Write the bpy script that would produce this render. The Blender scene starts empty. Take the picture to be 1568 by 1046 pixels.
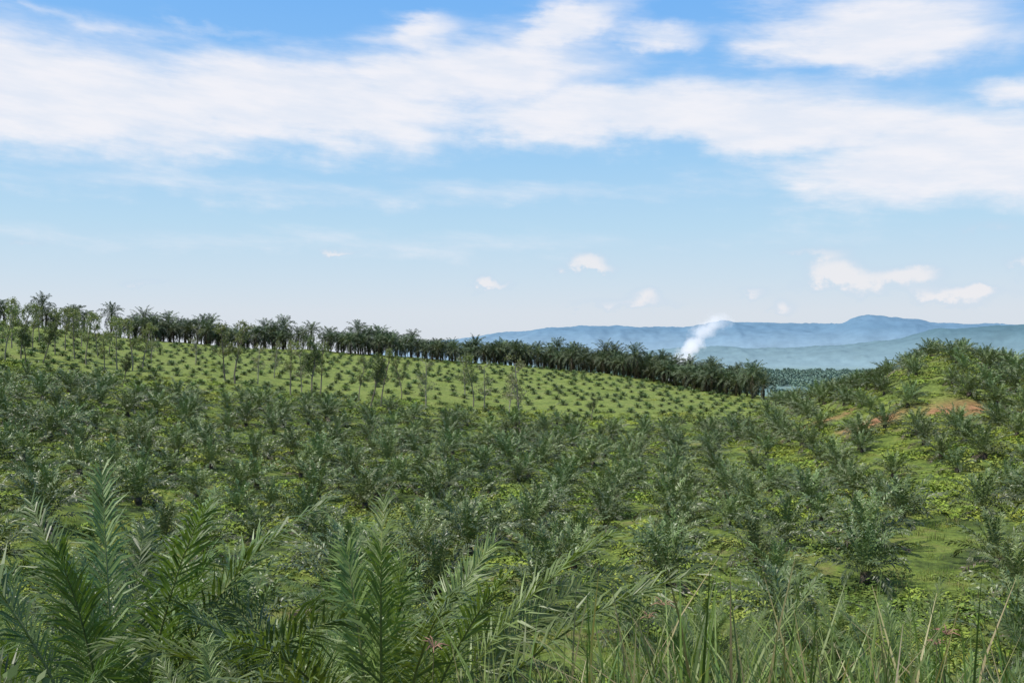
import bpy, math, numpy as np
from mathutils import Vector
R = np.random.default_rng(7)
scene = bpy.context.scene
FP = 1506.0; HY = 540.0
def ang_of(px): return math.atan((px-784.0)/FP)

# ------------------------------------------------------------------ noise
_perm = np.random.default_rng(3).random((256,256))
def vnoise(x,y):
    xi=np.floor(x).astype(int); yi=np.floor(y).astype(int)
    fx=x-xi; fy=y-yi; fx=fx*fx*(3-2*fx); fy=fy*fy*(3-2*fy)
    a=_perm[xi%256,yi%256]; b=_perm[(xi+1)%256,yi%256]
    c=_perm[xi%256,(yi+1)%256]; d=_perm[(xi+1)%256,(yi+1)%256]
    return (a*(1-fx)+b*fx)*(1-fy)+(c*(1-fx)+d*fx)*fy-0.5
def fbm(x,y,o=4):
    s=0;a=1
    for i in range(o):
        s=s+a*vnoise(x*2**i+17.3*i,y*2**i+5.1*i); a*=0.5
    return s

# ------------------------------------------------------------------ terrain
near=[(0,-1.7),(3,-1.95),(5,-2.7),(8,-4.3),(13,-6.6),(20,-9.0),(30,-11.6),(50,-14.6)]
cols={
 -400:[(80,-12),(110,-9),(150,-5),(200,0),(260,6),(330,12),(400,15),(450,15),(550,8),(700,-5),(1200,-40)],
 0:[(80,-14),(110,-12),(150,-9.5),(200,-6),(250,-2),(300,2.5),(350,7),(400,11),(450,11.5),(550,5),(700,-10),(1200,-42)],
 250:[(80,-15.3),(110,-14.2),(150,-12.5),(200,-10),(250,-6),(300,-2),(350,1.5),(400,4.5),(440,4.2),(550,-3),(700,-15),(1200,-45)],
 500:[(80,-16),(110,-16),(150,-16),(200,-13.5),(250,-9.5),(300,-6),(350,-2),(395,0.5),(440,0),(550,-7),(700,-18),(1200,-48)],
 800:[(80,-16.3),(110,-17),(150,-18),(200,-17.5),(250,-13.5),(300,-9.5),(350,-7),(395,-5.8),(450,-7),(550,-14),(700,-26),(1200,-50)],
 1000:[(80,-16.3),(110,-17),(150,-18),(200,-17.8),(250,-14.8),(300,-11.8),(350,-10),(400,-10),(480,-15),(550,-22),(700,-33),(1200,-52)],
 1150:[(80,-16.2),(110,-17),(150,-18),(200,-17.4),(250,-16.0),(300,-14.6),(350,-14.8),(400,-17),(480,-25),(550,-33),(700,-42),(1200,-54)],
 1280:[(80,-16),(110,-17),(150,-17),(180,-14.5),(200,-12.5),(230,-10),(260,-9.4),(300,-12),(350,-18),(400,-24),(480,-32),(700,-46),(1200,-54)],
 1370:[(80,-16),(110,-16.3),(150,-14.5),(180,-11),(200,-8),(230,-5.2),(260,-5),(300,-8),(350,-14),(400,-20),(480,-30),(700,-46),(1200,-54)],
 1420:[(80,-16),(110,-16),(150,-13.5),(180,-8.8),(200,-4.4),(230,1.0),(255,1.3),(300,-4),(350,-10),(400,-18),(480,-30),(700,-46),(1200,-54)],
 1475:[(80,-16),(110,-16),(150,-13.0),(180,-8.5),(200,-4.4),(230,1.3),(255,1.5),(300,-4),(350,-10),(400,-18),(480,-30),(700,-46),(1200,-54)],
 1530:[(80,-15.6),(110,-15.4),(150,-13),(180,-9.0),(200,-6.5),(230,-3.2),(260,-2.8),(300,-5),(350,-12),(400,-20),(480,-30),(700,-46),(1200,-54)],
 1600:[(80,-15.2),(110,-15),(150,-13),(180,-9.5),(200,-7.5),(230,-4.6),(260,-3.4),(300,-4),(350,-10),(400,-18),(480,-28),(700,-46),(1200,-54)],
 1950:[(80,-14),(110,-13.5),(150,-12),(200,-8),(250,-3),(300,-3),(350,-8),(480,-24),(700,-44),(1200,-54)],
}
cpx=sorted(cols); cang=np.array([ang_of(p) for p in cpx])
LR=np.linspace(math.log(1),math.log(1201),500); rr=np.exp(LR)-1
AG=np.linspace(math.radians(-70),math.radians(70),561)
tab=np.array([np.interp(rr,[q[0] for q in near+cols[p]],[q[1] for q in near+cols[p]]) for p in cpx])
T=np.array([np.interp(AG,cang,tab[:,j]) for j in range(len(rr))]).T
def gsm(a,s,axis):
    k=np.exp(-0.5*(np.arange(-3*s,3*s+1)/s)**2); k/=k.sum()
    n=3*s
    pad=[(0,0),(0,0)]; pad[axis]=(n,n)
    b=np.pad(a,pad,mode='edge')
    return np.apply_along_axis(lambda v:np.convolve(v,k,'valid'),axis,b)
T=gsm(T,4,1); T=gsm(T,4,0)
def terr(x,y):
    x=np.asarray(x,float); y=np.asarray(y,float)
    r=np.hypot(x,y); a=np.arctan2(x,y)
    lim=math.radians(69)
    a2=np.clip(a,-lim,lim)
    back=np.clip((np.abs(a)-lim)/(math.pi-lim),0,1)
    fi=(a2-AG[0])/(AG[1]-AG[0]); fj=(np.log(np.clip(r,0,1199)+1)-LR[0])/(LR[1]-LR[0])
    i=np.clip(fi.astype(int),0,len(AG)-2); j=np.clip(fj.astype(int),0,len(LR)-2)
    u=fi-i; v=fj-j
    z=(T[i,j]*(1-u)+T[i+1,j]*u)*(1-v)+(T[i,j+1]*(1-u)+T[i+1,j+1]*u)*v
    zb=np.interp(r,[0,20,200,1200],[-1.7,-2.5,-8,-54])
    back=back*back*(3-2*back)
    z=z*(1-back)+zb*back
    amp=np.clip((r-6)/40,0,1)*1.5*np.clip(1-(r-900)/500,0.0,1)
    z=z+amp*fbm(x/26,y/26,4)+0.14*fbm(x/2.2,y/2.2,3)*np.clip(r/6,0,1)
    z=z-np.clip((r-1200)/4000,0,1)*6
    return z

# ------------------------------------------------------------------ mesh helpers
def mk_mesh(name,V,F,C=None,M=None,mats=(),smooth=False):
    V=np.asarray(V,np.float32); F=np.asarray(F,np.int32)
    k=F.shape[1]; m=bpy.data.meshes.new(name)
    m.vertices.add(len(V)); m.vertices.foreach_set('co',V.ravel())
    m.loops.add(F.size); m.loops.foreach_set('vertex_index',F.ravel())
    m.polygons.add(len(F)); m.polygons.foreach_set('loop_start',np.arange(0,F.size,k,dtype=np.int32))
    for mt in mats: m.materials.append(mt)
    if M is not None: m.polygons.foreach_set('material_index',np.asarray(M,np.int32))
    m.polygons.foreach_set('use_smooth',np.full(len(F),smooth))
    m.update(calc_edges=True)
    if C is not None:
        C=np.asarray(C,np.float32)
        at=m.color_attributes.new('Col','FLOAT_COLOR','POINT')
        at.data.foreach_set('color',np.c_[C,np.ones(len(C),np.float32)].astype(np.float32).ravel())
    m.validate(); return m
class MB:
    def __init__(s): s.V=[];s.F=[];s.C=[];s.M=[];s.n=0
    def add(s,V,F,C,m=0):
        V=np.asarray(V,float); F=np.asarray(F,int)
        C=np.asarray(C,float)
        if C.ndim==1: C=np.tile(C,(len(V),1))
        s.V.append(V); s.F.append(F+s.n); s.C.append(C); s.M.append(np.full(len(F),m)); s.n+=len(V)
    def mesh(s,name,mats,smooth=False):
        return mk_mesh(name,np.vstack(s.V),np.vstack(s.F),np.vstack(s.C),np.concatenate(s.M),mats,smooth)
def tube(P,rad,k=5):
    P=np.asarray(P,float); n=len(P); rad=np.broadcast_to(rad,(n,))
    Tn=np.gradient(P,axis=0); Tn/=np.linalg.norm(Tn,axis=1)[:,None]+1e-9
    ref=np.array([0.31,0.95,0.05]); 
    if abs(Tn[0]@ref)>0.85: ref=np.array([0.95,-0.2,0.1])
    A=np.cross(Tn,ref); A/=np.linalg.norm(A,axis=1)[:,None]+1e-9
    B=np.cross(Tn,A)
    t=np.arange(k)*2*math.pi/k
    V=(P[:,None,:]+rad[:,None,None]*(np.cos(t)[None,:,None]*A[:,None,:]+np.sin(t)[None,:,None]*B[:,None,:])).reshape(-1,3)
    F=[]
    for i in range(n-1):
        for j in range(k):
            a=i*k+j;b=i*k+(j+1)%k;c=a+k;d=b+k
            F+= [(a,b,d),(a,d,c)]
    return V,F
def link(name,data,loc=(0,0,0),rot=(0,0,0),scl=1.0,parent=None):
    o=bpy.data.objects.new(name,data); scene.collection.objects.link(o)
    o.location=loc; o.rotation_euler=rot
    o.scale=(scl,scl,scl) if np.isscalar(scl) else scl
    if parent: o.parent=parent
    return o

# ------------------------------------------------------------------ materials
def newmat(name):
    m=bpy.data.materials.new(name); m.use_nodes=True
    nt=m.node_tree; nt.nodes.clear(); return m,nt,nt.nodes,nt.links
def leaf_mat(name,tint,rough=0.45,spec=0.5,transl=0.25,var=0.35):
    m,nt,N,L=newmat(name)
    out=N.new('ShaderNodeOutputMaterial')
    at=N.new('ShaderNodeAttribute'); at.attribute_name='Col'
    oi=N.new('ShaderNodeObjectInfo')
    mr=N.new('ShaderNodeMapRange'); mr.inputs['To Min'].default_value=1-var; mr.inputs['To Max'].default_value=1+var
    L.new(oi.outputs['Random'],mr.inputs['Value'])
    mul=N.new('ShaderNodeMix'); mul.data_type='RGBA'; mul.blend_type='MULTIPLY'; mul.inputs[0].default_value=1
    L.new(at.outputs['Color'],mul.inputs[6]); mul.inputs[7].default_value=(*tint,1)
    sc=N.new('ShaderNodeVectorMath'); sc.operation='SCALE'
    L.new(mul.outputs[2],sc.inputs[0]); L.new(mr.outputs[0],sc.inputs['Scale'])
    hs=N.new('ShaderNodeHueSaturation')
    L.new(sc.outputs[0],hs.inputs['Color'])
    ml=N.new('ShaderNodeMath'); ml.operation='MULTIPLY'; L.new(oi.outputs['Random'],ml.inputs[0]); ml.inputs[1].default_value=7.31
    fr=N.new('ShaderNodeMath'); fr.operation='FRACT'; L.new(ml.outputs[0],fr.inputs[0])
    m2=N.new('ShaderNodeMapRange'); m2.inputs['To Min'].default_value=0.48; m2.inputs['To Max'].default_value=0.51
    L.new(fr.outputs[0],m2.inputs['Value']); L.new(m2.outputs[0],hs.inputs['Hue'])
    p=N.new('ShaderNodeBsdfPrincipled'); p.inputs['Roughness'].default_value=rough
    p.inputs['Specular IOR Level'].default_value=spec
    L.new(hs.outputs[0],p.inputs['Base Color'])
    if transl>0:
        tr=N.new('ShaderNodeBsdfTranslucent')
        g=N.new('ShaderNodeMix'); g.data_type='RGBA'; g.blend_type='MULTIPLY'; g.inputs[0].default_value=1
        L.new(hs.outputs[0],g.inputs[6]); g.inputs[7].default_value=(1.6,1.7,0.5,1)
        L.new(g.outputs[2],tr.inputs['Color'])
        mx=N.new('ShaderNodeMixShader'); mx.inputs[0].default_value=transl
        L.new(p.outputs[0],mx.inputs[1]); L.new(tr.outputs[0],mx.inputs[2]); L.new(mx.outputs[0],out.inputs[0])
    else: L.new(p.outputs[0],out.inputs[0])
    return m
M_palm=leaf_mat('palm_leaf',(1,1,1),0.45,0.4,0.2,0.2)
M_palmd=leaf_mat('planted_palm_leaf',(1,1,1),0.44,0.5,0.04,0.28)
M_stem=leaf_mat('palm_stem',(1,1,1),0.6,0.3,0.0,0.1)
M_cover=leaf_mat('cover_leaf',(1,1,1),0.6,0.2,0.0,0.25)
M_mature=leaf_mat('mature_palm_leaf',(1,1,1),0.55,0.3,0.0,0.25)
M_bark=leaf_mat('bark',(1,1,1),0.85,0.2,0.0,0.2)
M_tree=leaf_mat('tree_leaf',(1,1,1),0.5,0.3,0.2,0.2)
M_grass=leaf_mat('grass_blade',(1,1,1),0.5,0.35,0.25,0.3)
M_far=leaf_mat('far_forest_leaf',(1,1,1),0.8,0.1,0.0,0.25)

# ------------------------------------------------------------------ palm
def frond(mb,g,L,az,e0,droop,n,lw,ll,tint,base,seg=3,rad=0.035,green=True):
    K=18; s=np.linspace(0,1,K)
    ang=e0-droop*s**1.5; azs=az+g.normal(0,0.12)*s
    Tn=np.c_[np.cos(ang)*np.cos(azs),np.cos(ang)*np.sin(azs),np.sin(ang)]
    P=base+np.vstack([[0,0,0],np.cumsum(Tn[:-1]*L/(K-1),0)])
    tw=g.normal(0,0.35)
    B0=np.c_[-np.sin(azs),np.cos(azs),0*azs]; N0=np.cross(Tn,B0)
    N0*=np.sign(N0[:,2:3].mean()+1e-6)
    B=B0*math.cos(tw)+N0*math.sin(tw); Nn=N0*math.cos(tw)-B0*math.sin(tw)
    V,F=tube(P[::2],np.linspace(rad,rad*0.2,len(P[::2])),3)
    mb.add(V,F,np.array([0.16,0.19,0.06])*(0.8+0.4*g.random())*(1 if green else 0.7),1)
    for side in (-1,1):
        si=np.linspace(0.13,0.995,n)+g.normal(0,0.2/n,n); si=np.clip(si,0,1)
        q=(si-0.13)/0.87
        def ip(A): return np.c_[[np.interp(si,s,A[:,c]) for c in range(3)]].T
        p=ip(P);t=ip(Tn);b=ip(B);nn=ip(Nn)
        prof=np.clip(np.sin(math.pi*np.clip(0.10+0.76*q,0,1)),0.05,1)**0.7
        ln=ll*prof*g.uniform(0.8,1.12,n)
        phi=np.radians(26+38*q)+g.normal(0,0.09,n)
        psi=np.radians(g.choice([-15,12,34],n))+g.normal(0,0.12,n)
        d=t*np.sin(phi)[:,None]+(side*b*np.cos(psi)[:,None]+nn*np.sin(psi)[:,None])*np.cos(phi)[:,None]
        wd=t-d*np.sum(t*d,1)[:,None]; wd/=np.linalg.norm(wd,axis=1)[:,None]+1e-9
        wd=wd+nn*g.normal(0,0.35,n)[:,None]
        w=lw*(0.6+0.4*prof)[:,None]*0.5
        mid=p+d*(ln*0.5)[:,None]
        d2=d+np.array([0,0,-1])*g.uniform(0.2,0.8,n)[:,None]; d2/=np.linalg.norm(d2,axis=1)[:,None]
        tip=mid+d2*(ln*0.5)[:,None]
        tc=np.array(tint)[None,:]*g.uniform(0.75,1.3,n)[:,None]
        if seg==3:
            V=np.stack([p-wd*w*0.5,p+wd*w*0.5,mid-wd*w,mid+wd*w,tip],1).reshape(-1,3)
            o=np.arange(n)*5
            F=np.vstack([np.c_[o,o+1,o+3],np.c_[o,o+3,o+2],np.c_[o+2,o+3,o+4]])
            C=np.repeat(tc,5,0)
        else:
            V=np.stack([p,mid-wd*w,mid+wd*w,tip],1).reshape(-1,3)
            o=np.arange(n)*4
            F=np.vstack([np.c_[o,o+1,o+2],np.c_[o+1,o+3,o+2]]); C=np.repeat(tc,4,0)
        mb.add(V,F,C,0)
def palm(name,seed,nf,L,n,lw,ll,seg,trunk_h,trunk_r,mats,base_tint,mature=False,dead=3):
    g=np.random.default_rng(seed); mb=MB()
    k=9; hs=np.linspace(-0.5,trunk_h,max(4,int((trunk_h+.5)*4)))
    rad=trunk_r*(1+0.12*g.random(len(hs)))
    if not mature: rad=rad*np.linspace(1.1,0.75,len(hs))
    V,F=tube(np.c_[0.03*g.normal(size=len(hs)),0.03*g.normal(size=len(hs)),hs],rad,k)
    V[:,:2]*=(1+0.12*g.normal(size=(len(V),1)))
    mb.add(V,F,np.array([0.06,0.048,0.03])*g.uniform(0.6,1.3,(len(V),1)),1)
    az=g.random()*6.28
    for i in range(nf):
        a=i/(nf-1); az+=2.39996
        if mature:
            e0=math.radians(78-110*a**1.1+g.normal(0,6)); dr=math.radians(50+40*a+g.normal(0,9)); Lf=L*g.uniform(0.85,1.08)*(0.75+0.25*min(1,a*4))
        else:
            e0=math.radians(84-62*a+g.normal(0,6)); dr=math.radians(24+62*a+g.normal(0,10)); Lf=L*g.uniform(0.8,1.1)*(0.8+0.2*min(1,a*3))
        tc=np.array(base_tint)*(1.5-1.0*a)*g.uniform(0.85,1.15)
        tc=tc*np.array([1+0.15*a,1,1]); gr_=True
        if i>=nf-dead: tc=np.array([0.10,0.078,0.045])*g.uniform(0.7,1.2); e0-=0.45; gr_=False
        b=np.array([math.cos(az)*trunk_r*0.5,math.sin(az)*trunk_r*0.5,trunk_h-0.15*a-(0.3*a if mature else 0)])
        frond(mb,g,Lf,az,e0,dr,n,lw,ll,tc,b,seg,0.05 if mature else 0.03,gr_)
    return mb.mesh(name,mats)

tintY=(0.080,0.120,0.036)
hi=[palm('palm_hi%d'%i,10+i,28,4.2,108,0.025,0.54,3,0.6,0.26,[M_palm,M_stem],(0.078,0.122,0.034),dead=2) for i in range(4)]
def coll(name,meshes):
    c=bpy.data.collections.new(name)
    for i,m in enumerate(meshes):
        o=bpy.data.objects.new('%s_%02d'%(name,i),m); c.objects.link(o)
    return c
mid=[palm('palm_mid%d'%i,30+i,25,[4.3,4.5,4.0,4.4,4.2][i],30,0.11,0.62,2,0.8,0.36,[M_palmd,M_stem],tintY,dead=[2,3,1,4,2][i]) for i in range(5)]
mat_=[palm('palm_mature%d'%i,50+i,34,4.6,20,0.15,0.9,2,[5.0,5.6,4.4,6.2][i],0.26,[M_mature,M_bark],(0.055,0.083,0.036),mature=True,dead=3) for i in range(4)]
yng=[palm('palm_young%d'%i,70+i,16,1.3,12,0.12,0.38,2,0.2,0.12,[M_palmd,M_stem],(0.07,0.12,0.03),dead=0) for i in range(3)]
C_mid=coll('planted_palm',mid); C_mat=coll('mature_palm',mat_); C_yng=coll('young_palm',yng)

def clump(name,seed,nl,rad,h,ls,tint,mat,var=0.35,yell=0.12):
    g=np.random.default_rng(seed)
    th=g.random(nl)*6.283; q=np.sqrt(g.random(nl))
    lump=1+0.3*np.sin(th*3+seed)+0.2*np.sin(th*5+2*seed)
    x=q*rad*np.cos(th)*lump; y=q*rad*np.sin(th)*lump
    z=h*(1-q**2)*g.uniform(0.25,1.15,nl)+g.random(nl)*0.08
    c=np.c_[x,y,z]
    n=np.c_[g.normal(0,0.55,nl)+x/rad*0.5,g.normal(0,0.55,nl)+y/rad*0.5,np.ones(nl)*0.9]; n/=np.linalg.norm(n,axis=1)[:,None]
    a=np.cross(n,g.normal(size=(nl,3))); a/=np.linalg.norm(a,axis=1)[:,None]; b=np.cross(n,a)
    s=ls*g.uniform(0.6,1.4,nl)[:,None]
    V=np.stack([c-a*s,c+b*s*0.5,c+a*s,c-b*s*0.5],1).reshape(-1,3)
    o=np.arange(nl)*4; F=np.vstack([np.c_[o,o+1,o+2],np.c_[o,o+2,o+3]])
    tc=np.array(tint)*g.uniform(1-var,1+var,(nl,1)); tc=tc*(1+yell*g.random((nl,1))*np.array([[1,0.35,0]]))
    mb=MB(); mb.add(V,F,np.repeat(tc,4,0),0); return mb.mesh(name,[mat])
cov=[clump('cov%d'%i,90+i,170,0.9,0.42,0.10,[(0.185,0.265,0.032),(0.155,0.235,0.032),(0.22,0.28,0.037),(0.10,0.155,0.03),(0.19,0.24,0.045)][i],M_cover) for i in range(5)]
C_cov=coll('cover_plant',cov)

def tuft(name,seed,nb,h,w,tint,spread=0.25):
    g=np.random.default_rng(seed); mb=MB()
    K=5; s=np.linspace(0,1,K)
    az=g.random(nb)*6.283; lean=g.uniform(0.1,0.9,nb); hh=h*g.uniform(0.4,1.15,nb)
    bx=g.normal(0,spread*0.4,nb); by=g.normal(0,spread*0.4,nb)
    out=hh[:,None]*lean[:,None]*s[None,:]**1.8*0.75
    z=hh[:,None]*(s[None,:]-0.28*lean[:,None]*s[None,:]**3)
    P=np.stack([bx[:,None]+np.cos(az)[:,None]*out,by[:,None]+np.sin(az)[:,None]*out,z],2)
    az2=az+1.57+g.normal(0,0.5,nb)
    W=np.stack([np.cos(az2),np.sin(az2),0*az2],1)[:,None,:]*(w*(1-s**1.5)*0.5+0.0006)[None,:,None]
    V=np.stack([P-W,P+W],2).reshape(-1,3)
    F=[];
    for k in range(K-1):
        o=np.arange(nb)*K*2+k*2
        F+=[np.c_[o,o+1,o+3],np.c_[o,o+3,o+2]]
    tc=np.array(tint)*g.uniform(0.65,1.4,(nb,1))
    dry=g.random(nb)<0.16; tc[dry]=np.array([0.24,0.21,0.10])*g.uniform(0.7,1.2,(dry.sum(),1))
    mb.add(V,np.vstack(F),np.repeat(tc,K*2,0),0); return mb
gr=[tuft('g',110+i,46,1.0,0.017,[(0.12,0.18,0.04),(0.10,0.16,0.035),(0.15,0.19,0.055)][i],0.4).mesh('grass%d'%i,[M_grass]) for i in range(3)]
C_gr=coll('grass_tuft',gr)
wd_=[tuft('w',120+i,40,0.7,0.05,[(0.17,0.24,0.04),(0.13,0.20,0.035),(0.21,0.24,0.06)][i],1.3).mesh('weed%d'%i,[M_grass]) for i in range(3)]
C_wd=coll('weed_tuft',wd_)

# ------------------------------------------------------------------ scatter (one object = one instanced mass)
def scatter(name,P,rz,scl,idx,collection,tilt=None):
    n=len(P); me=bpy.data.meshes.new(name); me.vertices.add(n)
    me.vertices.foreach_set('co',np.asarray(P,np.float32).ravel())
    rot=np.zeros((n,3),np.float32); rot[:,2]=rz
    if tilt is not None: rot[:,:2]=tilt
    a=me.attributes.new('rot','FLOAT_VECTOR','POINT'); a.data.foreach_set('vector',rot.ravel())
    s=np.asarray(scl,np.float32)
    if s.ndim==1: s=np.repeat(s[:,None],3,1)
    a=me.attributes.new('scl','FLOAT_VECTOR','POINT'); a.data.foreach_set('vector',s.astype(np.float32).ravel())
    a=me.attributes.new('idx','INT','POINT'); a.data.foreach_set('value',np.asarray(idx,np.int32))
    me.update()
    ng=bpy.data.node_groups.new(name+'_nodes','GeometryNodeTree')
    ng.interface.new_socket('Geometry',in_out='INPUT',socket_type='NodeSocketGeometry')
    ng.interface.new_socket('Geometry',in_out='OUTPUT',socket_type='NodeSocketGeometry')
    N=ng.nodes;L=ng.links
    gi=N.new('NodeGroupInput');go=N.new('NodeGroupOutput')
    ip=N.new('GeometryNodeInstanceOnPoints'); ip.inputs['Pick Instance'].default_value=True
    ci=N.new('GeometryNodeCollectionInfo'); ci.inputs['Collection'].default_value=collection
    ci.inputs['Separate Children'].default_value=True; ci.inputs['Reset Children'].default_value=True
    def na(t,nm):
        x=N.new('GeometryNodeInputNamedAttribute'); x.data_type=t; x.inputs['Name'].default_value=nm
        return x.outputs['Attribute']
    L.new(gi.outputs[0],ip.inputs['Points']); L.new(ci.outputs[0],ip.inputs['Instance'])
    L.new(na('INT','idx'),ip.inputs['Instance Index'])
    L.new(na('FLOAT_VECTOR','rot'),ip.inputs['Rotation']); L.new(na('FLOAT_VECTOR','scl'),ip.inputs['Scale'])
    L.new(ip.outputs[0],go.inputs[0])
    o=link(name,me); md=o.modifiers.new('scatter','NODES'); md.node_group=ng
    return o
def px_of(x,y): return 784+FP*x/np.maximum(y,1e-3)
def grid(sx,sy,ang,rmax,jit,g):
    n=int(rmax/min(sx,sy))+2
    I,J=np.meshgrid(np.arange(-n,n+1),np.arange(-n,n+1))
    X=(I+0.5*(J%2))*sx; Y=J*sy
    X=X.ravel()+g.normal(0,jit,X.size); Y=Y.ravel()+g.normal(0,jit,Y.size)
    c,s=math.cos(ang),math.sin(ang)
    return X*c-Y*s, X*s+Y*c
def soilmask(x,y):
    r=np.hypot(x,y); p=px_of(x,y)
    s=np.exp(-((r-(183+6*np.sin(x/14)))/4.0)**2)*np.clip((p-1270)/40,0,1)*np.clip((1520-p)/30,0,1)*np.clip(1.1+2.2*fbm(x/9,y/9,3),0,1)
    s=s+np.exp(-((r-(195+5*np.sin(x/9)))/3.0)**2)*np.clip((p-1200)/40,0,1)*np.clip((1330-p)/30,0,1)*np.clip(0.7+2.5*fbm(x/7,y/7,3),0,1)
    return np.where(y>0,s,0)

# planted palms
g=np.random.default_rng(21)
x,y=grid(7.9,7.0,0.35,330,1.05,g)
r=np.hypot(x,y); p=px_of(x,y); a=np.degrees(np.arctan2(x,y))
bound=np.interp(p,[-400,0,1090,1150,1200,2000],[210,215,222,235,310,330])+8*fbm(x/30,y/30,2)
gapn=fbm(x/17+9,y/17,3)
keep=(np.abs(a)<44)&(y>5)&(r>19)&(r<bound)&(gapn>-0.45)&(g.random(len(x))>0.05)
keep&=(soilmask(x,y-3)<0.3)&(soilmask(x,y+1)<0.3)&(soilmask(x,y+4)<0.6)
for cx,cy,cr in [(-13,96,5.5),(10,56,5),(22,58,5.5),(0,47,4.5),(38,82,6)]:
    keep&=np.hypot(x-cx,y-cy)>cr
big=[(-5.3,13.4,1.36,0),(-1.6,12.4,1.18,1),(-9.2,18.5,1.15,2),(3.0,14.2,0.85,3),(-4.9,8.9,0.62,2),(-7.6,10.0,0.68,3),(-2.6,9.1,0.55,0)]
for bx,by,_,_ in big: keep&=np.hypot(x-bx,y-by)>4.5
x,y,r=x[keep],y[keep],r[keep]; z=terr(x,y)
nearm=r<46
for X,Y,Z in zip(x[nearm],y[nearm],z[nearm]):
    link('oil_palm',hi[g.integers(4)],(X,Y,Z),(g.normal(0,0.05),g.normal(0,0.05),g.random()*6.28),g.uniform(0.85,1.1))
for bx,by,s,i in big:
    link('oil_palm',hi[i],(bx,by,float(terr(bx,by))),(0,0,1.1*i),s)
m=~nearm; n=m.sum()
scatter('oil_palm_plantation',np.c_[x[m],y[m],z[m]-0.05],g.random(n)*6.28,g.uniform(0.7,1.12,n),g.integers(0,5,n),C_mid,g.normal(0,0.07,(n,2)))
# young palms on the far slope
x,y=grid(4.0,8.2,-0.12,420,0.62,g)
x=x+2.5*fbm(x/35,y/35,2); y=y+5*fbm(x/40+5,y/40,2)
r=np.hypot(x,y); p=px_of(x,y); a=np.degrees(np.arctan2(x,y))
bound=np.interp(p,[-400,0,1090,1150,1200,2000],[210,215,222,235,310,330])
top=np.interp(p,[-400,0,500,830,1000,1100,1160],[395,392,385,385,350,320,300])
keep=(a>-44)&(y>5)&(r>bound+2)&(r<top)&(p<1165)&(g.random(len(x))>0.12)
x,y=x[keep],y[keep]; n=len(x); s=g.uniform(0.65,1.25,n)
scatter('young_palm_rows',np.c_[x,y,terr(x,y)],g.random(n)*6.28,np.c_[s,s,s*0.85],g.integers(0,3,n),C_yng)
# mature palms along the ridge
x,y=grid(4.9,5.6,0.2,520,0.9,g)
r=np.hypot(x,y); p=px_of(x,y); a=np.degrees(np.arctan2(x,y))
lo=np.interp(p,[-400,0,200,500,830,1000,1100,1160],[398,398,396,392,388,352,325,305])
wd=np.interp(p,[-400,0,180,240,480,500,650,830,1000,1160],[14,14,14,30,24,20,34,34,48,36])
keep=(a>-44)&(y>5)&(r>lo)&(r<lo+wd)&(p<1172)&~((p>475)&(p<497))&(g.random(len(x))>0.08)
keep&=~((p<200)&(g.random(len(x))<0.3))
x,y=x[keep],y[keep]; n=len(x); pm=px_of(x,y)
s=g.uniform(0.85,1.25,n)
scatter('mature_oil_palms',np.c_[x,y,terr(x,y)-0.3],g.random(n)*6.28,np.c_[s,s,s*g.uniform(0.85,1.3,n)],g.integers(0,4,n),C_mat,g.normal(0,0.04,(n,2)))
# ground cover
n=10000
rr_=np.sqrt(g.uniform(8**2,245**2,n)); rr_[:3600]=np.exp(g.uniform(math.log(7),math.log(70),3600))
a=g.uniform(math.radians(-36),math.radians(36),n); x=rr_*np.sin(a); y=rr_*np.cos(a)
k=((fbm(x/9,y/9,3)+g.normal(0,0.12,n))>-0.15)&(soilmask(x,y)<0.3)
x,y,rr_=x[k],y[k],rr_[k]; n=len(x)
tone=np.clip(((fbm(x/22+4,y/22,3)+0.5)*5+g.normal(0,0.9,n)),0,4).astype(int)
tone=np.array([3,1,4,0,2])[tone]
s=g.uniform(0.6,1.4,n)*(0.75+np.clip(rr_,0,120)/160)
scatter('ground_cover',np.c_[x,y,terr(x,y)-0.03],g.random(n)*6.28,np.c_[s*1.15,s*1.15,s*g.uniform(0.4,1.2,n)],tone,C_cov)
n=2600
rr_=np.exp(g.uniform(math.log(14),math.log(150),n)); a=g.uniform(math.radians(-35),math.radians(35),n); x=rr_*np.sin(a); y=rr_*np.cos(a)
scatter('weeds',np.c_[x,y,terr(x,y)-0.03],g.random(n)*6.28,g.uniform(0.5,1.0,n),g.integers(0,3,n),C_wd)
n=3600
rr_=np.sqrt(g.uniform(150**2,390**2,n)); a=g.uniform(math.radians(-34),math.radians(34),n); x=rr_*np.sin(a); y=rr_*np.cos(a)
s=g.uniform(0.6,1.7,n)
kk=((px_of(x,y)>1150)|(g.random(n)<0.25))&(soilmask(x,y)<0.25)&(soilmask(x,y+3)<0.4); x,y,s=x[kk],y[kk],s[kk]; n=len(x)
scatter('creeper_cover',np.c_[x,y,terr(x,y)-0.05],g.random(n)*6.28,np.c_[s*1.2,s*1.2,s*0.6],g.choice([0,2,1,4],n),C_cov)
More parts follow.
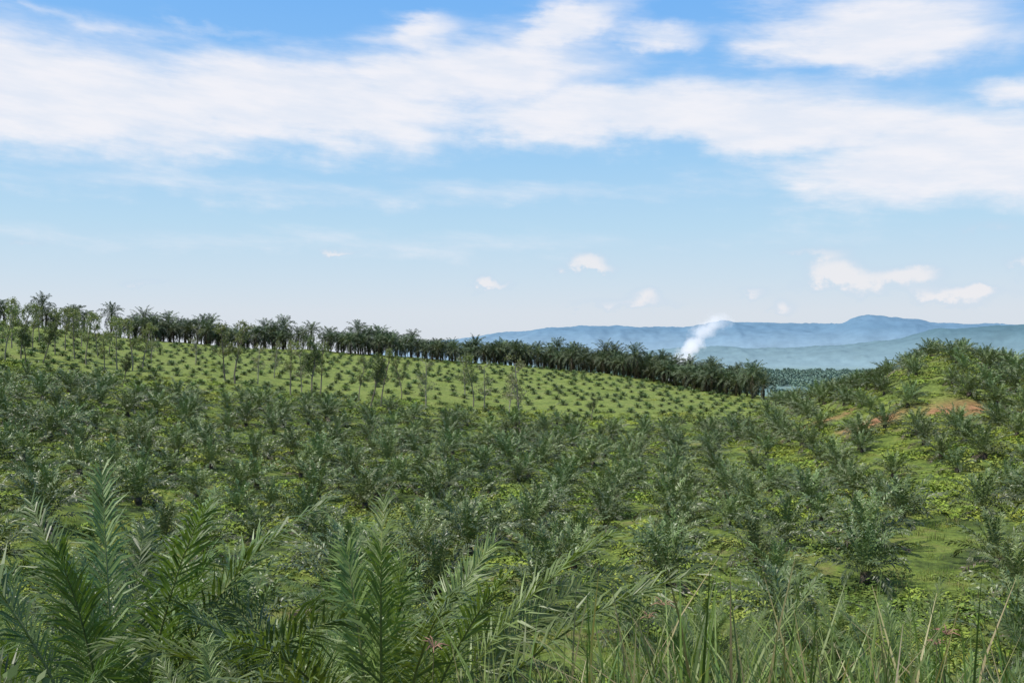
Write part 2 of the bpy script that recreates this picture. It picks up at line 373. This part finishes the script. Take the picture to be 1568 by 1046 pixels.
# foreground grass
n=1700
rr_=g.uniform(3.5,14,n); a=np.radians(g.uniform(-34,34,n)); x=rr_*np.sin(a); y=rr_*np.cos(a)
k=(px_of(x,y)>770)|(g.random(n)<0.2); x,y=x[k],y[k]; n=len(x)
scatter('grass',np.c_[x,y,terr(x,y)-0.03],g.random(n)*6.28,(0.5+0.8*g.random(n)**1.6)*np.interp(px_of(x,y),[500,800,1000],[0.7,0.95,1.22]),g.integers(0,3,n),C_gr)
shr=[clump('shrub%d'%i,150+i,900,0.75,1.7,0.055,[(0.07,0.11,0.03),(0.10,0.15,0.035)][i],M_tree,0.5) for i in range(2)]
for px_,d,s,i in [(50,6.6,1.0,0),(330,7.2,0.8,1),(460,7.0,0.75,0),(830,7.6,0.8,1),(1230,8.2,0.8,0),(160,6.0,0.7,1)]:
    X=(px_-784)/FP*d; link('leafy_shrub',shr[i],(X,d,float(terr(X,d))-0.1),(0,0,px_),s)

# ------------------------------------------------------------------ slim broadleaf trees
def tree(name,seed,H,dens,tint,bark=(0.22,0.19,0.14)):
    g=np.random.default_rng(seed); mb=MB(); tips=[]
    def branch(p,d,L,r,lev):
        K=6; P=[p]; dd=d
        for i in range(K-1):
            dd=dd+g.normal(0,0.10+0.05*lev,3); dd/=np.linalg.norm(dd); P.append(P[-1]+dd*L/(K-1))
        V,F=tube(np.array(P),np.linspace(r,r*0.45,K),5 if lev==0 else 3)
        mb.add(V,F,np.array(bark)*g.uniform(0.8,1.2),1)
        if lev>=2: tips.extend(P[2:]); return
        nb=[12,5][lev]
        for i in range(nb):
            t=g.uniform([0.34,0.3][lev],1); j=min(int(t*(K-1)),K-2); f=t*(K-1)-j
            q=P[j]*(1-f)+P[j+1]*f
            az=g.random()*6.28; up=g.uniform(0.5,1.4)
            nd=np.array([math.cos(az),math.sin(az),up]); nd/=np.linalg.norm(nd)
            branch(q,nd,L*g.uniform(0.22,0.36)*(1.15-0.5*t if lev==0 else 1.3),r*0.4,lev+1)
    branch(np.array([0,0,-0.3]),np.array([0.03,0.02,1.0]),H*0.92,H*0.016,0)
    tips=np.array(tips); nl=int(len(tips)*dens)
    c=tips[g.integers(0,len(tips),nl)]+g.normal(0,0.24,(nl,3))
    nrm=g.normal(size=(nl,3))+np.array([0,0,0.6]); nrm/=np.linalg.norm(nrm,axis=1)[:,None]
    a=np.cross(nrm,g.normal(size=(nl,3))); a/=np.linalg.norm(a,axis=1)[:,None]; b=np.cross(nrm,a)
    s=0.16*g.uniform(0.6,1.4,nl)[:,None]
    V=np.stack([c-a*s,c+b*s*0.5,c+a*s,c-b*s*0.5],1).reshape(-1,3)
    o=np.arange(nl)*4; F=np.vstack([np.c_[o,o+1,o+2],np.c_[o,o+2,o+3]])
    mb.add(V,F,np.repeat(np.array(tint)*g.uniform(0.6,1.4,(nl,1)),4,0),0)
    return mb.mesh(name,[M_tree,M_bark])
tr=[tree('tree0',1,11,6,(0.17,0.20,0.075)),tree('tree1',2,11,5,(0.18,0.21,0.08)),tree('tree2',3,11,9,(0.10,0.13,0.05),(0.14,0.12,0.09)),tree('tree3',4,11,3.5,(0.21,0.23,0.11),(0.32,0.29,0.22))]
TR=[(18,285,12,1),(32,270,12,0),(50,290,11,1),(65,262,10,2),(85,280,11,0),(100,300,11,1),(115,275,12,0),(132,265,12,1),(150,290,11,0),(168,300,10,1),(180,262,12,0),
 (187,225,7,2),(203,262,12,1),(218,262,11,0),(232,290,9,3),(60,320,10,1),(125,325,10,0),(8,255,12,0),(40,240,9,2),(160,245,9,1),
 (345,252,13,0),(360,248,14,1),(300,290,10,3),(445,238,12,1),(478,232,14,2),(490,240,12,0),(462,250,10,3),(566,222,12,2),(583,226,12,0),(550,232,10,1),
 (652,232,11,3),(725,245,12,1),(742,240,11,3),(712,262,10,3),(795,218,14,3),(780,235,10,3),(905,225,6,2),(395,255,9,3),(420,270,9,3),(615,245,9,1)]
for px_,rd,h,vi in TR:
    a_=ang_of(px_); X=rd*math.sin(a_);Y=rd*math.cos(a_)
    sc=h/11.0; o=link('slender_tree',tr[vi],(X,Y,float(terr(X,Y))-0.1),(0,0,g.random()*6.28),(sc*1.0,sc*1.0,sc*1.12))

# ------------------------------------------------------------------ far forest
def crown(name,seed):
    g=np.random.default_rng(seed); nl=160
    d=g.normal(size=(nl,3)); d/=np.linalg.norm(d,axis=1)[:,None]; d[:,2]=np.abs(d[:,2])
    c=d*np.array([4.5,4.5,6])*g.uniform(0.6,1.05,(nl,1))*(1+0.25*np.sin(3*d[:,:1]*3+seed))+np.array([0,0,3])
    n=d+g.normal(0,0.5,(nl,3)); n/=np.linalg.norm(n,axis=1)[:,None]
    a=np.cross(n,g.normal(size=(nl,3))); a/=np.linalg.norm(a,axis=1)[:,None]; b=np.cross(n,a); s=1.1
    V=np.stack([c-a*s,c+b*s,c+a*s,c-b*s],1).reshape(-1,3); o=np.arange(nl)*4
    mb=MB(); mb.add(V,np.vstack([np.c_[o,o+1,o+2],np.c_[o,o+2,o+3]]),np.repeat(np.array([0.14,0.21,0.165])*g.uniform(0.75,1.25,(nl,1)),4,0),0)  # crown colour already carries the distance haze
    return mb.mesh(name,[M_far])
C_far=coll('forest_tree',[crown('crown%d'%i,130+i) for i in range(3)])
n=4600
rr_=np.sqrt(g.uniform(1150**2,2900**2,n)); a=np.radians(g.uniform(0,40,n)); x=rr_*np.sin(a);y=rr_*np.cos(a)
k=((fbm(x/260,y/260,3)>-0.02)|(rr_>1700)); x,y=x[k],y[k]; n=len(x)
scatter('distant_forest',np.c_[x,y,terr(x,y)-1],g.random(n)*6.28,g.uniform(0.8,1.5,n),g.integers(0,3,n),C_far)

# ------------------------------------------------------------------ terrain mesh
A=np.concatenate([np.linspace(-42,42,520),np.linspace(42,318,140)[1:-1]]); A=np.radians(A)
rad=np.concatenate([np.linspace(0.4,3,5),np.exp(np.linspace(math.log(3.4),math.log(700),330)),np.exp(np.linspace(math.log(720),math.log(40000),60))])
GA,GR=np.meshgrid(A,rad,indexing='ij'); X=GR*np.sin(GA);Y=GR*np.cos(GA); Z=terr(X,Y)
na,nr=len(A),len(rad)
V=np.stack([X,Y,Z],2).reshape(-1,3); V=np.vstack([V,[[0,0,-1.7]]])
I,J=np.meshgrid(np.arange(na),np.arange(nr-1),indexing='ij'); I2=(I+1)%na
Fq=np.stack([I*nr+J,I2*nr+J,I2*nr+J+1,I*nr+J+1],2).reshape(-1,4)
i0=np.arange(na); Fc=np.c_[i0*nr,np.full(na,len(V)-1),((i0+1)%na)*nr]
F3=np.vstack([Fq[:,[0,2,1]],Fq[:,[0,3,2]],Fc[:,[0,2,1]]])
vx=V[F3]; nz_=np.cross(vx[:,1]-vx[:,0],vx[:,2]-vx[:,0])[:,2]; F3[nz_<0]=F3[nz_<0][:,[0,2,1]]
x,y=V[:,0],V[:,1]; r=np.hypot(x,y); p=np.where(y>0,px_of(x,y),np.where(x<0,-500,2200))
bound=np.interp(p,[-400,0,1090,1150,1200,2000],[210,215,222,235,310,330])+8*fbm(x/30,y/30,2)
hill=np.clip((r-bound)/10,0,1)*np.clip((700-r)/200,0,1); hill=np.where(p>1165,np.clip((r-160)/30,0,0.6),hill)
soil=soilmask(x,y)
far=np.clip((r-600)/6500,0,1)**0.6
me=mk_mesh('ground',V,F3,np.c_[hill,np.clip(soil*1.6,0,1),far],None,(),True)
m,nt,N,L=newmat('ground_vegetation')
out=N.new('ShaderNodeOutputMaterial'); pr=N.new('ShaderNodeBsdfPrincipled'); pr.inputs['Roughness'].default_value=0.9; pr.inputs['Specular IOR Level'].default_value=0.15
geo=N.new('ShaderNodeNewGeometry'); at=N.new('ShaderNodeAttribute'); at.attribute_name='Col'; sp=N.new('ShaderNodeSeparateColor'); L.new(at.outputs['Color'],sp.inputs[0])
def noise(scale,det=5,rough=0.6):
    n_=N.new('ShaderNodeTexNoise'); n_.inputs['Scale'].default_value=scale; n_.inputs['Detail'].default_value=det; n_.inputs['Roughness'].default_value=rough
    L.new(geo.outputs['Position'],n_.inputs['Vector']); return n_.outputs['Fac']
def ramp(fac,stops):
    c=N.new('ShaderNodeValToRGB'); L.new(fac,c.inputs[0]); e=c.color_ramp.elements
    e[0].position,e[0].color=stops[0][0],(*stops[0][1],1); e[1].position,e[1].color=stops[-1][0],(*stops[-1][1],1)
    for s_,c_ in stops[1:-1]:
        q=e.new(s_); q.color=(*c_,1)
    return c.outputs[0]
def mixc(f,a_,b_,mode='MIX'):
    x_=N.new('ShaderNodeMix'); x_.data_type='RGBA'; x_.blend_type=mode
    if isinstance(f,float): x_.inputs[0].default_value=f
    else: L.new(f,x_.inputs[0])
    for s_,v_ in ((6,a_),(7,b_)):
        if isinstance(v_,tuple): x_.inputs[s_].default_value=(*v_,1)
        else: L.new(v_,x_.inputs[s_])
    return x_.outputs[2]
base=ramp(noise(0.13,7,0.7),[(0.36,(0.045,0.065,0.022)),(0.45,(0.10,0.145,0.03)),(0.53,(0.175,0.235,0.042)),(0.63,(0.21,0.215,0.065)),(0.71,(0.22,0.155,0.085))])
hillc=ramp(noise(0.22,7,0.7),[(0.34,(0.14,0.19,0.045)),(0.47,(0.195,0.25,0.055)),(0.56,(0.225,0.275,0.065)),(0.66,(0.25,0.265,0.085))])
c=mixc(sp.outputs[0],base,hillc)
c=mixc(sp.outputs[1],c,ramp(noise(0.5),[(0.3,(0.28,0.14,0.065)),(0.7,(0.45,0.24,0.12))]))
fine=ramp(noise(1.8,6,0.75),[(0.3,(0.4,0.4,0.4)),(0.65,(1.15,1.15,1.15))])
c=mixc(1.0,c,fine,'MULTIPLY')
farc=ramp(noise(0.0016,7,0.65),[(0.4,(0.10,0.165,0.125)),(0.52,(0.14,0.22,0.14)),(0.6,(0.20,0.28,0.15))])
farc_hazed=mixc(sp.outputs[2],farc,(0.23,0.32,0.36))  # distance haze painted into the ground colour, stronger further out
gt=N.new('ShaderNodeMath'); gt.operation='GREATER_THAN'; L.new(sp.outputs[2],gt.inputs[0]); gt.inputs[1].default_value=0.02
c=mixc(gt.outputs[0],c,farc_hazed)
L.new(c,pr.inputs['Base Color'])
bp=N.new('ShaderNodeBump'); bp.inputs['Strength'].default_value=0.9; bp.inputs['Distance'].default_value=0.5
L.new(noise(1.3,6,0.7),bp.inputs['Height']); L.new(bp.outputs[0],pr.inputs['Normal']); L.new(pr.outputs[0],out.inputs[0])
me.materials.append(m); link('ground',me)

# ------------------------------------------------------------------ mountains
def mountains(name,prof,dist,depth,colo,colb,rough,seed,zb=-60):
    px=np.array([q[0] for q in prof],float); py=np.array([q[1] for q in prof],float)
    us=np.linspace(px[0],px[-1],520); h=np.interp(us,px,py); h=np.convolve(np.pad(h,3,'edge'),np.ones(7)/7,'valid')
    ds=np.linspace(-1,1,80)
    U,D=np.meshgrid(us,ds,indexing='ij'); H=np.repeat(h[:,None],80,1)
    a=np.arctan((U-784)/FP); rr2=dist+D*depth
    top=(HY-H)/FP*dist*np.cos(a)-zb
    x=rr2*np.sin(a); y=rr2*np.cos(a)
    shp=np.clip(np.cos(D*math.pi/2),0,1)**0.85
    rid=1-2*np.abs(fbm(x/(dist*0.045)+seed,y/(dist*0.09),5))
    z=zb-20+(top+20)*shp+ rough*(rid-0.7)*shp*np.clip(np.abs(D)*2.5+0.25,0,1)*1.1 + rough*0.26*np.abs(fbm(x/(dist*0.008)+seed,y/(dist*0.008),3))
    V=np.stack([x,y,z],2).reshape(-1,3); n1,n2=U.shape
    I,J=np.meshgrid(np.arange(n1-1),np.arange(n2-1),indexing='ij')
    F=np.stack([I*n2+J,(I+1)*n2+J,(I+1)*n2+J+1,I*n2+J+1],2).reshape(-1,4)
    m,nt,N,L=newmat(name+'_painted_haze'); out=N.new('ShaderNodeOutputMaterial'); pr=N.new('ShaderNodeBsdfDiffuse')
    geo=N.new('ShaderNodeNewGeometry'); s=N.new('ShaderNodeSeparateXYZ'); L.new(geo.outputs['Position'],s.inputs[0])
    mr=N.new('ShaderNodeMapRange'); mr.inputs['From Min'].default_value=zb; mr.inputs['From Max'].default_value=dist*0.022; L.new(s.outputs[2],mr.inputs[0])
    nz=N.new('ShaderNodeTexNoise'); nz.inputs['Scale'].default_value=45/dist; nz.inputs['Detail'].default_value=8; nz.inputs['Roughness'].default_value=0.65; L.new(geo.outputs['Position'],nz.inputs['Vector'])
    mx=N.new('ShaderNodeMix'); mx.data_type='RGBA'; L.new(mr.outputs[0],mx.inputs[0]); mx.inputs[6].default_value=(*colb,1); mx.inputs[7].default_value=(*colo,1)  # aerial haze painted into the colour, paler towards the foot
    m2=N.new('ShaderNodeMapRange'); L.new(nz.outputs[0],m2.inputs[0]); m2.inputs['From Min'].default_value=0.3; m2.inputs['From Max'].default_value=0.7; m2.inputs['To Min'].default_value=0.86; m2.inputs['To Max'].default_value=1.12
    sc=N.new('ShaderNodeVectorMath'); sc.operation='SCALE'; L.new(mx.outputs[2],sc.inputs[0]); L.new(m2.outputs[0],sc.inputs['Scale'])
    L.new(sc.outputs[0],pr.inputs['Color']); L.new(pr.outputs[0],out.inputs[0])
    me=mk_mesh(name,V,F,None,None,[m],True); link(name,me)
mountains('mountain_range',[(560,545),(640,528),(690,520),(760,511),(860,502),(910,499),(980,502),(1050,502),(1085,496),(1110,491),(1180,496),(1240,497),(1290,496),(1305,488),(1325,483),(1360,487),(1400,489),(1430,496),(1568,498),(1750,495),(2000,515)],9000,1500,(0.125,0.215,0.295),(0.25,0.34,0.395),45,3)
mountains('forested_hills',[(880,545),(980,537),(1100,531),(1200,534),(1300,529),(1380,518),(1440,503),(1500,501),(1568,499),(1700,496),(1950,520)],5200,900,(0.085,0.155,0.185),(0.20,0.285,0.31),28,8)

# ------------------------------------------------------------------ smoke
import bmesh
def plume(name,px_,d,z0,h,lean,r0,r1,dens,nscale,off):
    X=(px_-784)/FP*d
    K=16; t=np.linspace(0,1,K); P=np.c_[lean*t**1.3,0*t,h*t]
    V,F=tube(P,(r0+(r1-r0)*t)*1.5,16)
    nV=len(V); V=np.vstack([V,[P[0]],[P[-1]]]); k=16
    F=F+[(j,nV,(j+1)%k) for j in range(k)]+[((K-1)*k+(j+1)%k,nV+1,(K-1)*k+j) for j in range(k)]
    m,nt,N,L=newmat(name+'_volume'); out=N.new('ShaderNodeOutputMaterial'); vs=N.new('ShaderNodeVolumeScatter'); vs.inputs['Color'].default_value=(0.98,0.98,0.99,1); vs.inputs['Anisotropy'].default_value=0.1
    tc=N.new('ShaderNodeTexCoord'); s=N.new('ShaderNodeSeparateXYZ'); L.new(tc.outputs['Object'],s.inputs[0])
    def mth(op,a,b=None,cl=False):
        q=N.new('ShaderNodeMath'); q.operation=op; q.use_clamp=cl
        for i,v in enumerate((a,b)):
            if v is None: continue
            if isinstance(v,(int,float)): q.inputs[i].default_value=v
            else: L.new(v,q.inputs[i])
        return q.outputs[0]
    t_=mth('DIVIDE',s.outputs[2],h,True)
    cx=mth('MULTIPLY',mth('POWER',t_,1.3),lean)
    Rt=mth('ADD',mth('MULTIPLY',t_,r1-r0),r0)
    dx=mth('SUBTRACT',s.outputs[0],cx)
    rr3=mth('DIVIDE',mth('SQRT',mth('ADD',mth('MULTIPLY',dx,dx),mth('MULTIPLY',s.outputs[1],s.outputs[1]))),Rt)
    nz=N.new('ShaderNodeTexNoise'); nz.inputs['Scale'].default_value=nscale; nz.inputs['Detail'].default_value=4; nz.inputs['Roughness'].default_value=0.6; L.new(tc.outputs['Object'],nz.inputs['Vector'])
    nn=mth('MULTIPLY',mth('SUBTRACT',nz.outputs[0],0.5),3.0)
    f=mth('ADD',mth('SUBTRACT',0.9,rr3),nn,True)
    fade=mth('POWER',mth('SUBTRACT',1.0,t_),1.1)
    den=mth('MULTIPLY',mth('MULTIPLY',f,fade),dens)
    L.new(den,vs.inputs['Density'])
    # the light that many scattering bounces inside thick white smoke would add (renderer computes one bounce only)
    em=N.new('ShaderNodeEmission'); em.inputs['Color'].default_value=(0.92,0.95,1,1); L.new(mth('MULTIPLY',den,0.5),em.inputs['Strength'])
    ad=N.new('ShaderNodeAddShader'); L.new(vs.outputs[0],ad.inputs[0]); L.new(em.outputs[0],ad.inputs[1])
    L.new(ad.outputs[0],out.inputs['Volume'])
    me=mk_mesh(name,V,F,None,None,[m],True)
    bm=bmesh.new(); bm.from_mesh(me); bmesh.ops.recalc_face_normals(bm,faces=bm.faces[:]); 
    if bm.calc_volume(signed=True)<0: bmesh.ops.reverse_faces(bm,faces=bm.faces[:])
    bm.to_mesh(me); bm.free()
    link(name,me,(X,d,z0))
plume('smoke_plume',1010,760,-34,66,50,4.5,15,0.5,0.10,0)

# ------------------------------------------------------------------ flowering grass heads
def seedhead(loc,h,s,n,colr):
    g=np.random.default_rng(int(abs(loc[0])*100)%1000+5); mb=MB()
    top=np.array([0.03,0,h]); V,F=tube(np.array([[0,0,0],[0.01,0,h*0.5],top]),[0.004,0.003,0.002],4); mb.add(V,F,(0.16,0.15,0.06))
    for i in range(n):
        a=i*6.283/n+g.normal(0,0.15); e=g.uniform(0.0,0.9)
        d=np.array([math.cos(a)*math.cos(e),math.sin(a)*math.cos(e)*0.8,math.sin(e)])
        P=np.array([top,top+d*s*0.5+np.array([0,0,0.01]),top+d*s+np.array([0,0,-0.01])])
        V,F=tube(P,[0.0015,0.004,0.0015],4); mb.add(V,F,np.array(colr)*g.uniform(0.8,1.2))
    link('windmill_grass',mb.mesh('seedhead',[M_bark]),loc)
for px_,d,py_,s,n in [(655,4.6,990,0.075,9),(1008,6.5,925,0.09,8),(1440,6,970,0.09,8),(985,6.2,945,0.07,7),(1425,6.4,985,0.07,8)]:
    X=(px_-784)/FP*d; zt=(HY-py_)/FP*d; zg=float(terr(X,d)); seedhead((X,d,zg),zt-zg,s,n,(0.26,0.16,0.10))

# ------------------------------------------------------------------ world
w=bpy.data.worlds.new("World"); scene.world=w; w.use_nodes=True
nt=w.node_tree; N=nt.nodes; L=nt.links; N.clear()
out=N.new('ShaderNodeOutputWorld'); bg=N.new('ShaderNodeBackground'); STR=0.1; bg.inputs['Strength'].default_value=STR
sky=N.new('ShaderNodeTexSky'); sky.sky_type='NISHITA'; sky.sun_disc=False
SE=math.radians(60); SA=math.radians(-105)   # sun azimuth measured from +Y towards +X
sky.sun_elevation=SE; sky.sun_rotation=SA; sky.air_density=1.2; sky.dust_density=1.5
tc=N.new('ShaderNodeTexCoord'); s=N.new('ShaderNodeSeparateXYZ'); L.new(tc.outputs['Generated'],s.inputs[0])
def mt(op,a,b=None,c=None,cl=False):
    q=N.new('ShaderNodeMath'); q.operation=op; q.use_clamp=cl
    for i,v in enumerate((a,b,c)):
        if v is None: continue
        if isinstance(v,(int,float)): q.inputs[i].default_value=v
        else: L.new(v,q.inputs[i])
    return q.outputs[0]
U=mt('ARCTAN2',s.outputs[0],s.outputs[1]); W=mt('ARCSINE',s.outputs[2])
def comb(x,y,z=0.0):
    c=N.new('ShaderNodeCombineXYZ')
    for i,v in enumerate((x,y,z)):
        if isinstance(v,(int,float)): c.inputs[i].default_value=v
        else: L.new(v,c.inputs[i])
    return c.outputs[0]
def wn(vec,scale,det=5,rough=0.55,dist=0.0):
    n_=N.new('ShaderNodeTexNoise'); n_.inputs['Scale'].default_value=scale; n_.inputs['Detail'].default_value=det; n_.inputs['Roughness'].default_value=rough; n_.inputs['Distortion'].default_value=dist
    L.new(vec,n_.inputs['Vector']); return n_
streak=comb(mt('MULTIPLY',U,1.0),mt('MULTIPLY_ADD',W,4.5,mt('MULTIPLY',U,0.35)))
puff=comb(U,mt('MULTIPLY',W,1.7),3.0)
ns=wn(streak,5.0,6,0.58,0.3).outputs['Fac']; npf=wn(puff,13,5,0.6).outputs['Fac']; ns2=wn(streak,13.0,4,0.6).outputs['Fac']
Uw=mt('ADD',U,mt('MULTIPLY',mt('SUBTRACT',ns,0.5),0.14)); Ww=mt('ADD',W,mt('MULTIPLY',mt('SUBTRACT',npf,0.5),0.045))
def ell(px_,py_,hw,hh,slope,amp):
    u0=ang_of(px_); v0=math.atan((HY-py_)/FP*math.cos(u0)); su=hw/FP; sv=hh/FP
    du=mt('SUBTRACT',Uw,u0); dv=mt('SUBTRACT',Ww,v0)
    if slope: dv=mt('MULTIPLY_ADD',du,-slope,dv)
    a=mt('MULTIPLY',du,1/su); b=mt('MULTIPLY',dv,1/sv)
    q=mt('MULTIPLY_ADD',a,a,mt('MULTIPLY',b,b))
    return mt('MULTIPLY',mt('EXPONENT',mt('MULTIPLY',q,-0.7)),amp)
E=[(40,140,330,76,0,1.45),(420,155,330,64,0.0,1.4),(700,125,220,62,0.1,1.4),(665,55,55,28,0.3,0.95),(860,50,110,31,0.35,1.2),(1010,52,80,21,-0.15,0.92),(930,172,360,44,0,1.35),
 (1230,195,300,46,-0.1,1.35),(1480,245,240,62,-0.05,1.4),(1330,50,165,54,-0.05,1.5),(1555,140,65,22,0,1.0),(180,212,330,24,0,0.9),(1490,300,160,26,0,0.75),
 (250,285,450,28,0,0.54),(850,298,560,24,0,0.54),(600,375,560,26,0,0.50),(120,25,260,10,-0.1,0.55),(330,40,90,10,0,0.55)]
tot=None
for e in E:
    v=ell(*e)
    if tot is None: tot=v
    else:
        q=N.new('ShaderNodeMath'); q.operation='SMOOTH_MAX'; L.new(tot,q.inputs[0]); L.new(v,q.inputs[1]); q.inputs[2].default_value=0.15; tot=q.outputs[0]
tot=mt('ADD',tot,mt('MULTIPLY',mt('SUBTRACT',ns,0.5),1.0)); tot=mt('ADD',tot,mt('MULTIPLY',mt('SUBTRACT',ns2,0.5),0.55)); tot=mt('ADD',tot,mt('MULTIPLY',mt('SUBTRACT',npf,0.5),0.4))
hi_=mt('MULTIPLY',mt('SUBTRACT',W,0.42),2.0,None,True)
tot=mt('ADD',tot,mt('MULTIPLY',hi_,0.5))
def smooth(v,a,b):
    m_=N.new('ShaderNodeMapRange'); m_.interpolation_type='SMOOTHSTEP'; L.new(v,m_.inputs[0]); m_.inputs['From Min'].default_value=a; m_.inputs['From Max'].default_value=b; return m_.outputs[0]
cl=smooth(tot,0.23,1.15)
npc=wn(comb(U,mt('MULTIPLY',W,1.3),7.0),34,5,0.62).outputs['Fac']
Uw=mt('ADD',U,mt('MULTIPLY',mt('SUBTRACT',npc,0.5),0.04)); Ww=mt('ADD',W,mt('MULTIPLY',mt('SUBTRACT',npc,0.5),0.03))
E2=[(900,398,30,13,0,1.15),(905,412,50,7,0,0.75),(738,432,18,9,0,1.05),(770,436,25,5,0,0.75),(1278,412,36,18,0,1.15),(1330,430,80,12,0,0.85),(1400,418,35,11,0,0.9),(990,450,20,10,0,1.05),(1475,460,30,11,0,0.95),(1568,405,20,14,0,1.0),(1200,470,18,11,0,1.0),(1500,442,12,7,0,1.0),
 (515,385,34,6,0,0.9),(225,432,35,5,0,0.65),(1150,448,24,8,0,0.9),(950,465,90,8,0,0.75),(30,372,50,6,0,0.65),(1520,348,40,9,0,0.65),(1440,448,90,8,0,0.75),(1240,385,60,8,0,0.65)]
t2=None
for e in E2:
    v=ell(*e); t2=v if t2 is None else mt('ADD',t2,v)
t2=mt('ADD',t2,mt('MULTIPLY',mt('SUBTRACT',npc,0.5),1.3)); cl2=smooth(t2,0.2,1.15)
cr=N.new('ShaderNodeValToRGB'); L.new(mt('MULTIPLY',W,1/0.5,None,True),cr.inputs[0])
def el(py_): return math.atan((HY-py_)/FP)/0.5
stops=[(0.0,(0.74,0.79,0.86)),(el(480),(0.72,0.79,0.88)),(el(430),(0.63,0.77,0.90)),(el(350),(0.50,0.73,0.92)),(el(250),(0.37,0.65,0.94)),(el(120),(0.25,0.54,0.95)),(el(0),(0.19,0.48,0.95)),(1.0,(0.10,0.28,0.70))]
e=cr.color_ramp.elements; e[0].position=stops[0][0]; e[0].color=(*stops[0][1],1); e[1].position=1; e[1].color=(*stops[-1][1],1)
for p_,c_ in stops[1:-1]:
    q=e.new(p_); q.color=(*c_,1)
def wmix(f,a,b,mode='MIX'):
    x_=N.new('ShaderNodeMix'); x_.data_type='RGBA'; x_.blend_type=mode
    if isinstance(f,float): x_.inputs[0].default_value=f
    else: L.new(f,x_.inputs[0])
    for k_,v_ in ((6,a),(7,b)):
        if isinstance(v_,tuple): x_.inputs[k_].default_value=(*v_,1)
        else: L.new(v_,x_.inputs[k_])
    return x_.outputs[2]
def scl(v,k_):
    q=N.new('ShaderNodeVectorMath'); q.operation='SCALE'; L.new(v,q.inputs[0]); q.inputs['Scale'].default_value=k_; return q.outputs[0]
base=wmix(0.9,sky.outputs[0],scl(cr.outputs[0],1/STR))
cwhite=wmix(smooth(ns2,0.3,0.7),(0.80/STR,0.84/STR,0.93/STR),(0.92/STR,0.91/STR,0.95/STR))
c1=wmix(mt('MULTIPLY',cl,0.93),base,cwhite)
ccol=wmix(smooth(t2,0.4,1.2),(0.54/STR,0.68/STR,0.84/STR),(0.88/STR,0.86/STR,0.88/STR))
c2=wmix(mt('MULTIPLY',cl2,0.8),c1,ccol)
L.new(c2,bg.inputs[0]); L.new(bg.outputs[0],out.inputs[0])
w.cycles.sampling_method='MANUAL'; w.cycles.sample_map_resolution=512

# ------------------------------------------------------------------ sun + camera
sd=bpy.data.lights.new('sun','SUN'); sd.energy=5.0; sd.angle=math.radians(0.5); sd.color=(1,0.95,0.87)
so=link('sun',sd)
dirv=Vector((math.sin(SA)*math.cos(SE),math.cos(SA)*math.cos(SE),math.sin(SE)))
so.rotation_euler=dirv.to_track_quat('Z','Y').to_euler()
cd=bpy.data.cameras.new('camera'); cam=link('camera',cd); cd.sensor_width=36; cd.lens=36*FP/1568; cd.clip_start=0.1; cd.clip_end=80000
cam.rotation_euler=(math.radians(90)+math.atan(17/FP),0,0); cam.location=(0,0,0)
scene.camera=cam
scene.view_settings.view_transform='Standard'; scene.view_settings.look='None'; scene.view_settings.exposure=0
print('objs',len(scene.objects))
